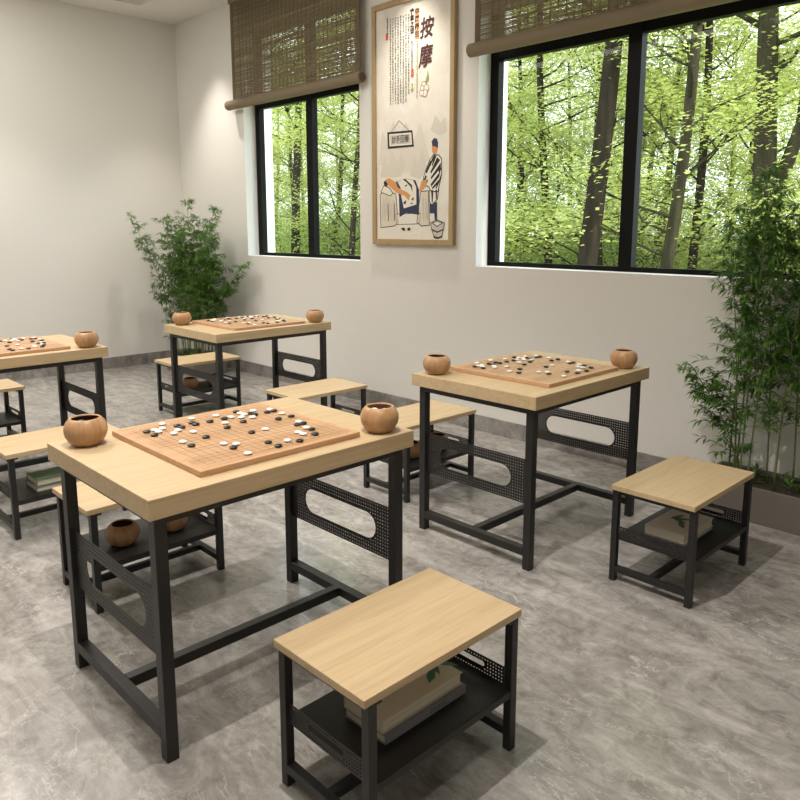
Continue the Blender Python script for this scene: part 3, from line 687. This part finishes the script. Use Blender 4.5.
book(S8x + 0.03, S1y - 0.005, 0.207, 0.150, 0.26, 0.030, 'green', 'green-covered book on top of the stack on the left-edge stool', 0.0, leaf=False)

# ------------------------------------------------------------------ bamboo planters
def leaf(bm, p, d, up, ln, wd):
    d = d.normalized(); s = d.cross(up)
    if s.length < 1e-3: s = d.cross(Vector((1, 0.3, 0)))
    s.normalize(); n_ = s.cross(d)
    a = bm.verts.new(p); e = bm.verts.new(p + d * ln - n_ * ln * 0.18)
    mpt = p + d * ln * 0.42
    l_ = bm.verts.new(mpt + s * wd / 2 + n_ * wd * .12); r_ = bm.verts.new(mpt - s * wd / 2 + n_ * wd * .12); c_ = bm.verts.new(mpt - n_ * wd * .08)
    bm.faces.new((a, l_, c_)); bm.faces.new((l_, e, c_)); bm.faces.new((a, c_, r_)); bm.faces.new((c_, e, r_))
def bamboo(root_loc, boxdim, stems, label, seed, ztop=0.175, dens=1.0, low=0.35):
    rnd = random.Random(seed)
    root = empty('bamboo_planter', root_loc); tag(root, label, 'plant')
    bx, by = boxdim[0] / 2, boxdim[1] / 2
    bm = bmesh.new(); t = 0.02
    for a in ((-bx, -by, bx, -by + t), (-bx, by - t, bx, by), (-bx, -by + t, -bx + t, by - t), (bx - t, -by + t, bx, by - t)): box(bm, a[0], a[1], 0, a[2], a[3], ztop)
    box(bm, -bx + t, -by + t, 0, bx - t, by - t, 0.02)
    mk('planter_box', bm, PLANTM, root, bevel=0.003)
    bm = bmesh.new(); N = 14
    vs_ = [[bm.verts.new((-bx + t + (2 * bx - 2 * t) * i / N, -by + t + (2 * by - 2 * t) * j / 5, ztop - 0.022 + rnd.uniform(-.006, .006))) for j in range(6)] for i in range(N + 1)]
    for i in range(N):
        for j in range(5): bm.faces.new((vs_[i][j], vs_[i + 1][j], vs_[i + 1][j + 1], vs_[i][j + 1]))
    mk('soil', bm, SOILM, root, smooth=True)
    for (sx_, sy_, h, lx, ly) in stems:
        base = Vector((sx_, sy_, ztop - 0.03)); pts = []; rads = []
        n_ = 12
        for i in range(n_ + 1):
            f = i / n_
            pts.append(base + Vector((lx * f ** 1.7, ly * f ** 1.7, (h - ztop) * f)) + Vector((math.sin(f * 5 + sx_ * 9), math.cos(f * 4 + sx_ * 7), 0)) * 0.006 * f)
            rads.append(0.0048 * (1 - 0.75 * f))
        bm = bmesh.new(); tube(bm, pts, rads, 6)
        fb_ = bmesh.new()
        nodes = int(dens * 48)
        for k in range(nodes):
            f = rnd.uniform(low, 1.0) if rnd.random() < .85 else rnd.uniform(low * .5, low)
            i = min(n_ - 1, int(f * n_)); p = pts[i].lerp(pts[i + 1], f * n_ - i)
            az = rnd.uniform(0, 2 * math.pi); ln = rnd.uniform(0.06, 0.20) * (1.15 - 0.55 * f)
            el = rnd.uniform(0.1, 0.9)
            d = Vector((math.cos(az) * math.cos(el), math.sin(az) * math.cos(el) * 0.8, math.sin(el)))
            q = p + d * ln * 0.6 + Vector((0, 0, 0.0)); e = p + d * ln - Vector((0, 0, ln * 0.12))
            # keep clear of the wall behind
            lim = (WALL_Y - 0.03) - root_loc[1]
            if e.y > lim - 0.04: e.y = lim - 0.04; q.y = min(q.y, lim - 0.04)
            limx = (WALL_X + 0.03) - root_loc[0]
            e.x = max(e.x, limx + .02); q.x = max(q.x, limx + .02)
            tube(bm, [p, q, e], [0.0016, 0.0012, 0.0007], 4)
            for j in range(rnd.randint(10, 17)):
                g_ = rnd.random(); c = p.lerp(q, g_ * 2) if g_ < .5 else q.lerp(e, g_ * 2 - 1)
                if g_ < .2: c = e
                a2 = az + rnd.uniform(-1.3, 1.3); el2 = rnd.uniform(-0.7, 0.6)
                dd_ = Vector((math.cos(a2) * math.cos(el2), math.sin(a2) * math.cos(el2), math.sin(el2)))
                l2 = rnd.uniform(0.035, 0.07)
                if (c + dd_ * l2).y > lim: dd_.y = -abs(dd_.y)
                if (c + dd_ * l2).x < limx: dd_.x = abs(dd_.x)
                leaf(fb_, c, dd_, Vector((0, 0, 1)), l2, rnd.uniform(0.009, 0.014))
        st_ = mk('bamboo_stem', bm, CULM, root, smooth=True)
        mk('leaves', fb_, BAMB, st_)
    # low ground leaves
    fb_ = bmesh.new()
    for k in range(int(boxdim[0] * 26)):
        c = Vector((rnd.uniform(-bx + .05, bx - .05), rnd.uniform(-by + 0.03, by - 0.05), ztop - 0.02))
        for j in range(9):
            a2 = rnd.uniform(0, 6.28); el2 = rnd.uniform(0.2, 1.2)
            dd_ = Vector((math.cos(a2) * math.cos(el2), math.sin(a2) * math.cos(el2), math.sin(el2)))
            leaf(fb_, c + Vector((0, 0, rnd.uniform(0, .05))), dd_, Vector((0, 0, 1)), rnd.uniform(0.04, 0.07), rnd.uniform(0.008, 0.014))
    mk('ground_leaves', fb_, BAMB, root)
rs = random.Random(21)
PRX = -0.69
st = []
for i, x in enumerate((-0.76, -0.73, -0.70, -0.66, -0.62, -0.57, -0.50, -0.46, -0.40, -0.33, -0.27, -0.20, -0.12, -0.05, 0.05, 0.15, 0.3, 0.45, 0.6)):
    h = 1.62 + rs.uniform(-0.25, 0.16) + (0.1 if i > 6 else 0) + (0.08 if i in (0, 1) else 0)
    st.append((x, rs.uniform(-0.10, 0.09), h, rs.uniform(-0.10, 0.12), rs.uniform(-0.10, 0.0)))
st.append((-0.68, -0.05, 0.72, -0.20, -0.10))
bamboo((PRX, 3.745, 0), (1.70, 0.325), st, 'tall green bamboo in a taupe trough planter under the large window', 8, dens=1.4, low=0.42)
st = []
for i in range(21):
    f = i / 20
    x = -0.24 + 0.48 * f
    h = 1.38 + rs.uniform(-0.28, 0.10) + 0.14 * math.sin(f * math.pi)
    st.append((x, rs.uniform(-0.10, 0.10), h, (f - 0.42) * 0.72 + rs.uniform(-0.06, 0.06), rs.uniform(-0.18, 0.06)))
st += [(0.2, -0.05, 1.62, 0.34, 0.0), (-0.2, -0.08, 1.58, -0.24, -0.34), (0.05, 0, 1.70, 0.10, -0.1), (0.2, -.02, 0.9, 0.42, .05), (-0.2, -.02, 0.85, -0.2, -.2), (0.15, .05, 1.1, 0.5, .12)]
bamboo((-6.63, 3.60, 0), (0.56, 0.36), st, 'bushy green bamboo in a planter in the far room corner', 9, dens=1.1, low=0.42)

# ------------------------------------------------------------------ forest outside
bm = bmesh.new(); N = 30
rg = random.Random(2)
vs_ = [[bm.verts.new((-60 + 80 * i / N, WALL_Y + T + 70 * j / N, -0.5 + 0.35 * rg.random() + 0.02 * j)) for j in range(N + 1)] for i in range(N + 1)]
for i in range(N):
    for j in range(N): bm.faces.new((vs_[i][j], vs_[i + 1][j], vs_[i + 1][j + 1], vs_[i][j + 1]))
g_ = mk('forest_ground', bm, GRASSM, smooth=True); g_['kind'] = 'structure'

def leafcard(bm, p, ln, rnd, flatn=0.35):
    a = rnd.uniform(0, 6.28); d = Vector((math.cos(a), math.sin(a), rnd.uniform(-.5, .15))).normalized()
    up = Vector((rnd.uniform(-flatn, flatn), rnd.uniform(-flatn, flatn) - 0.5, 1)).normalized(); s = d.cross(up).normalized()
    q = [p, p + d * ln * .5 + s * ln * .32, p + d * ln, p + d * ln * .5 - s * ln * .32]
    bm.faces.new([bm.verts.new(v_) for v_ in q])
def make_tree(name, h, r, seed, leafm, bark, nb=20, z0=1.0, spread=2.6, lean=(0, 0), ln=0.13, nl=5200, fork=None, bare=False):
    rnd = random.Random(seed); root = empty(name)
    bm = bmesh.new(); n_ = 14; pts = []
    for i in range(n_ + 1):
        f = i / n_
        pts.append(Vector((lean[0] * f + 0.06 * math.sin(f * 6 + seed), lean[1] * f + 0.06 * math.cos(f * 5 + seed), -0.4 + (h + 0.4) * f)))
    tube(bm, pts, [r * (1.25 if i == 0 else 1) * (1 - 0.6 * i / n_) for i in range(n_ + 1)], 12)
    ends = []
    def limb(p, d, ln_, rr, lvl):
        q = [p]; c = p; dd_ = d.copy(); m_ = 5
        for k in range(m_):
            dd_ = (dd_ + Vector((rnd.uniform(-.25, .25), rnd.uniform(-.25, .25), rnd.uniform(-.12, .16)))).normalized(); c = c + dd_ * ln_ / m_; q.append(c)
        tube(bm, q, [rr * (1 - .8 * k / m_) for k in range(m_ + 1)], 5)
        ends.extend((q[i].lerp(q[i + 1], t_), lvl) for i in range(1 if lvl else 2, m_) for t_ in (0.2, .7))
        if lvl < 2:
            for k in range(3): limb(q[rnd.randint(2, m_ - 1)], (dd_ + Vector((rnd.uniform(-1, 1), rnd.uniform(-1, 1), rnd.uniform(-.3, .4)))).normalized(), ln_ * .55, rr * .5, lvl + 1)
    if fork:
        i = max(2, int(fork[0] / h * n_)); limb(pts[i], Vector(fork[1]).normalized(), h * .55, r * .7, 1)
    for k in range(nb):
        z = z0 + (h - z0) * (k + rnd.random()) / nb; f = (z + .4) / (h + .4); i = min(n_ - 1, int(f * n_)); p = pts[i].lerp(pts[i + 1], f * n_ - i)
        a = rnd.uniform(0, 6.28); limb(p, Vector((math.cos(a), math.sin(a), rnd.uniform(0.1, .7))).normalized(), spread * rnd.uniform(.5, 1) * (1.1 - .5 * f), r * .26, 0)
    tr_ = mk('trunk', bm, bark, root, smooth=True)
    if not bare:
        fb_ = bmesh.new()
        for k in range(nl):
            p, lv = rnd.choice(ends)
            leafcard(fb_, p + Vector((rnd.gauss(0, .30), rnd.gauss(0, .30), rnd.gauss(0, .10))), ln * rnd.uniform(.6, 1.2), rnd)
        mk('foliage', fb_, leafm, root)
    return root
TR = [
 make_tree('beech_tree', 8.5, 0.135, 11, LEAFB, BARK, 13, 3.6, 2.4, (0.50, 0), nl=13000, ln=0.08),
 make_tree('beech_tree', 7.0, 0.09, 12, LEAFA, BARK2, 20, 0.9, 2.2, (0.6, 0.2), nl=15000, ln=0.075),
 make_tree('beech_tree', 9.0, 0.19, 13, LEAFA, BARK2, 14, 3.2, 2.8, (-0.1, 0), nl=14000, ln=0.08, fork=(1.9, (0.25, 0.0, 1.0))),
 make_tree('beech_tree', 7.5, 0.08, 14, LEAFA, BARK, 26, 0.4, 2.4, (-0.3, 0.2), nl=19000, ln=0.085),
]
rt = random.Random(31)
PL = [(0, -5.02, 8, 0, 'dark thick-trunked beech seen through the left pane of the large window'),
      (1, -4.60, 9, 0, 'slender pale beech with low branches just right of the large window mullion'),
      (2, -4.25, 11.5, 0, 'stout forked beech at the right side of the large window'),
      (0, -16.8, 12.3, 2.0, 'dark-trunked beech seen through the left pane of the smaller window'),
      (1, -16.4, 13.2, 1.0, 'branching slender beech seen through the right pane of the smaller window'),
      (1, -10.9, 14, 3.0, 'thin beech at the left edge of the large window'),
      (3, -7.6, 14, 1.5, 'thin dark beech behind the large window mullion')]
n_auto = []
for row, (y, xs) in enumerate(((12.5, (-20, -13.5, -9.2, -7.3, -5.4, -2.0)), (16, (-27, -24, -21, -17.5, -14, -11.5, -9.2, -6.5, -4.2)), (20, (-34, -30, -26, -22.5, -19, -16, -13.2, -10.5, -8, -5)), (25, (-43, -38, -33.5, -29, -25, -21, -17.5, -14, -10.5, -7)), (31, (-50, -44, -39, -34, -29, -24.5, -20, -16, -12, -8)))):
    for x in xs:
        n_auto.append((3 if rt.random() < .6 else 1, x + rt.uniform(-.7, .7), y + rt.uniform(-1, 1), rt.uniform(0, 6.28), 'leafy green beech tree standing deeper in the forest, row %d' % (row + 1)))
used = set()
ROWN = ['front row just beyond the nearest trunks', 'second row of the forest behind', 'middle of the forest', 'far part of the forest', 'farthest row closing the forest']
for k, (pi_, x, y, rz, lb) in enumerate(PL + n_auto):
    o = TR[pi_] if pi_ not in used else copy_tree(TR[pi_]); used.add(pi_)
    o.location = (x, y, 0); o.rotation_euler = (0, 0, rz)
    if k >= len(PL):
        row = int(lb[-1]) - 1; s_ = rt.uniform(0.9, 1.25); o.scale = (s_, s_, s_)
        tag(o, 'leafy green beech tree in the %s' % ROWN[row], 'tree', 'beech trees in the %s' % ROWN[row])
    else: tag(o, lb, 'tree')
# undergrowth
def make_bush(seed, m_):
    rnd = random.Random(seed); bm = bmesh.new()
    for k in range(9000):
        p = Vector((rnd.gauss(0, .9), rnd.gauss(0, .5), abs(rnd.gauss(0.1, .75))))
        leafcard(bm, p, rnd.uniform(.04, .085), rnd, .8)
    root = empty('forest_bush'); mk('foliage', bm, m_, root)
    st_ = bmesh.new()
    for k in range(14):
        a = rnd.uniform(0, 6.28); tube(st_, [(0.2 * math.cos(a), 0.2 * math.sin(a), -.5), (0.5 * math.cos(a), .35 * math.sin(a), .6), (rnd.uniform(-1, 1), rnd.uniform(-.5, .5), 1.4)], [.02, .014, .005], 5)
    mk('twigs', st_, BARK, root)
    return root
BU = [make_bush(5, LEAFA), make_bush(6, LEAFB)]; bi = 0; ub = set()
for y, x0, x1, n_ in ((13.5, -21, -2, 12), (18, -27, -4, 14), (23.5, -36, -5, 16)):
    for k in range(n_):
        j = bi % 2; o = BU[j] if j not in ub else copy_tree(BU[j]); ub.add(j); bi += 1
        o.location = (x0 + (x1 - x0) * k / (n_ - 1) + rt.uniform(-.5, .5), y + rt.uniform(-.8, .8), -0.1); s_ = rt.uniform(.9, 1.3); o.scale = (s_, s_, s_)
        o.rotation_euler = (0, 0, rt.uniform(0, 6))
        dist = {13.5: 'nearest', 18: 'middle', 23.5: 'farthest'}[y]
        tag(o, '%s leafy undergrowth bush in the %s belt below the beeches' % (('yellow-green', 'darker green')[j], dist), 'bush', '%s bushes in the %s belt of the forest' % (('yellow-green', 'darker green')[j], dist))
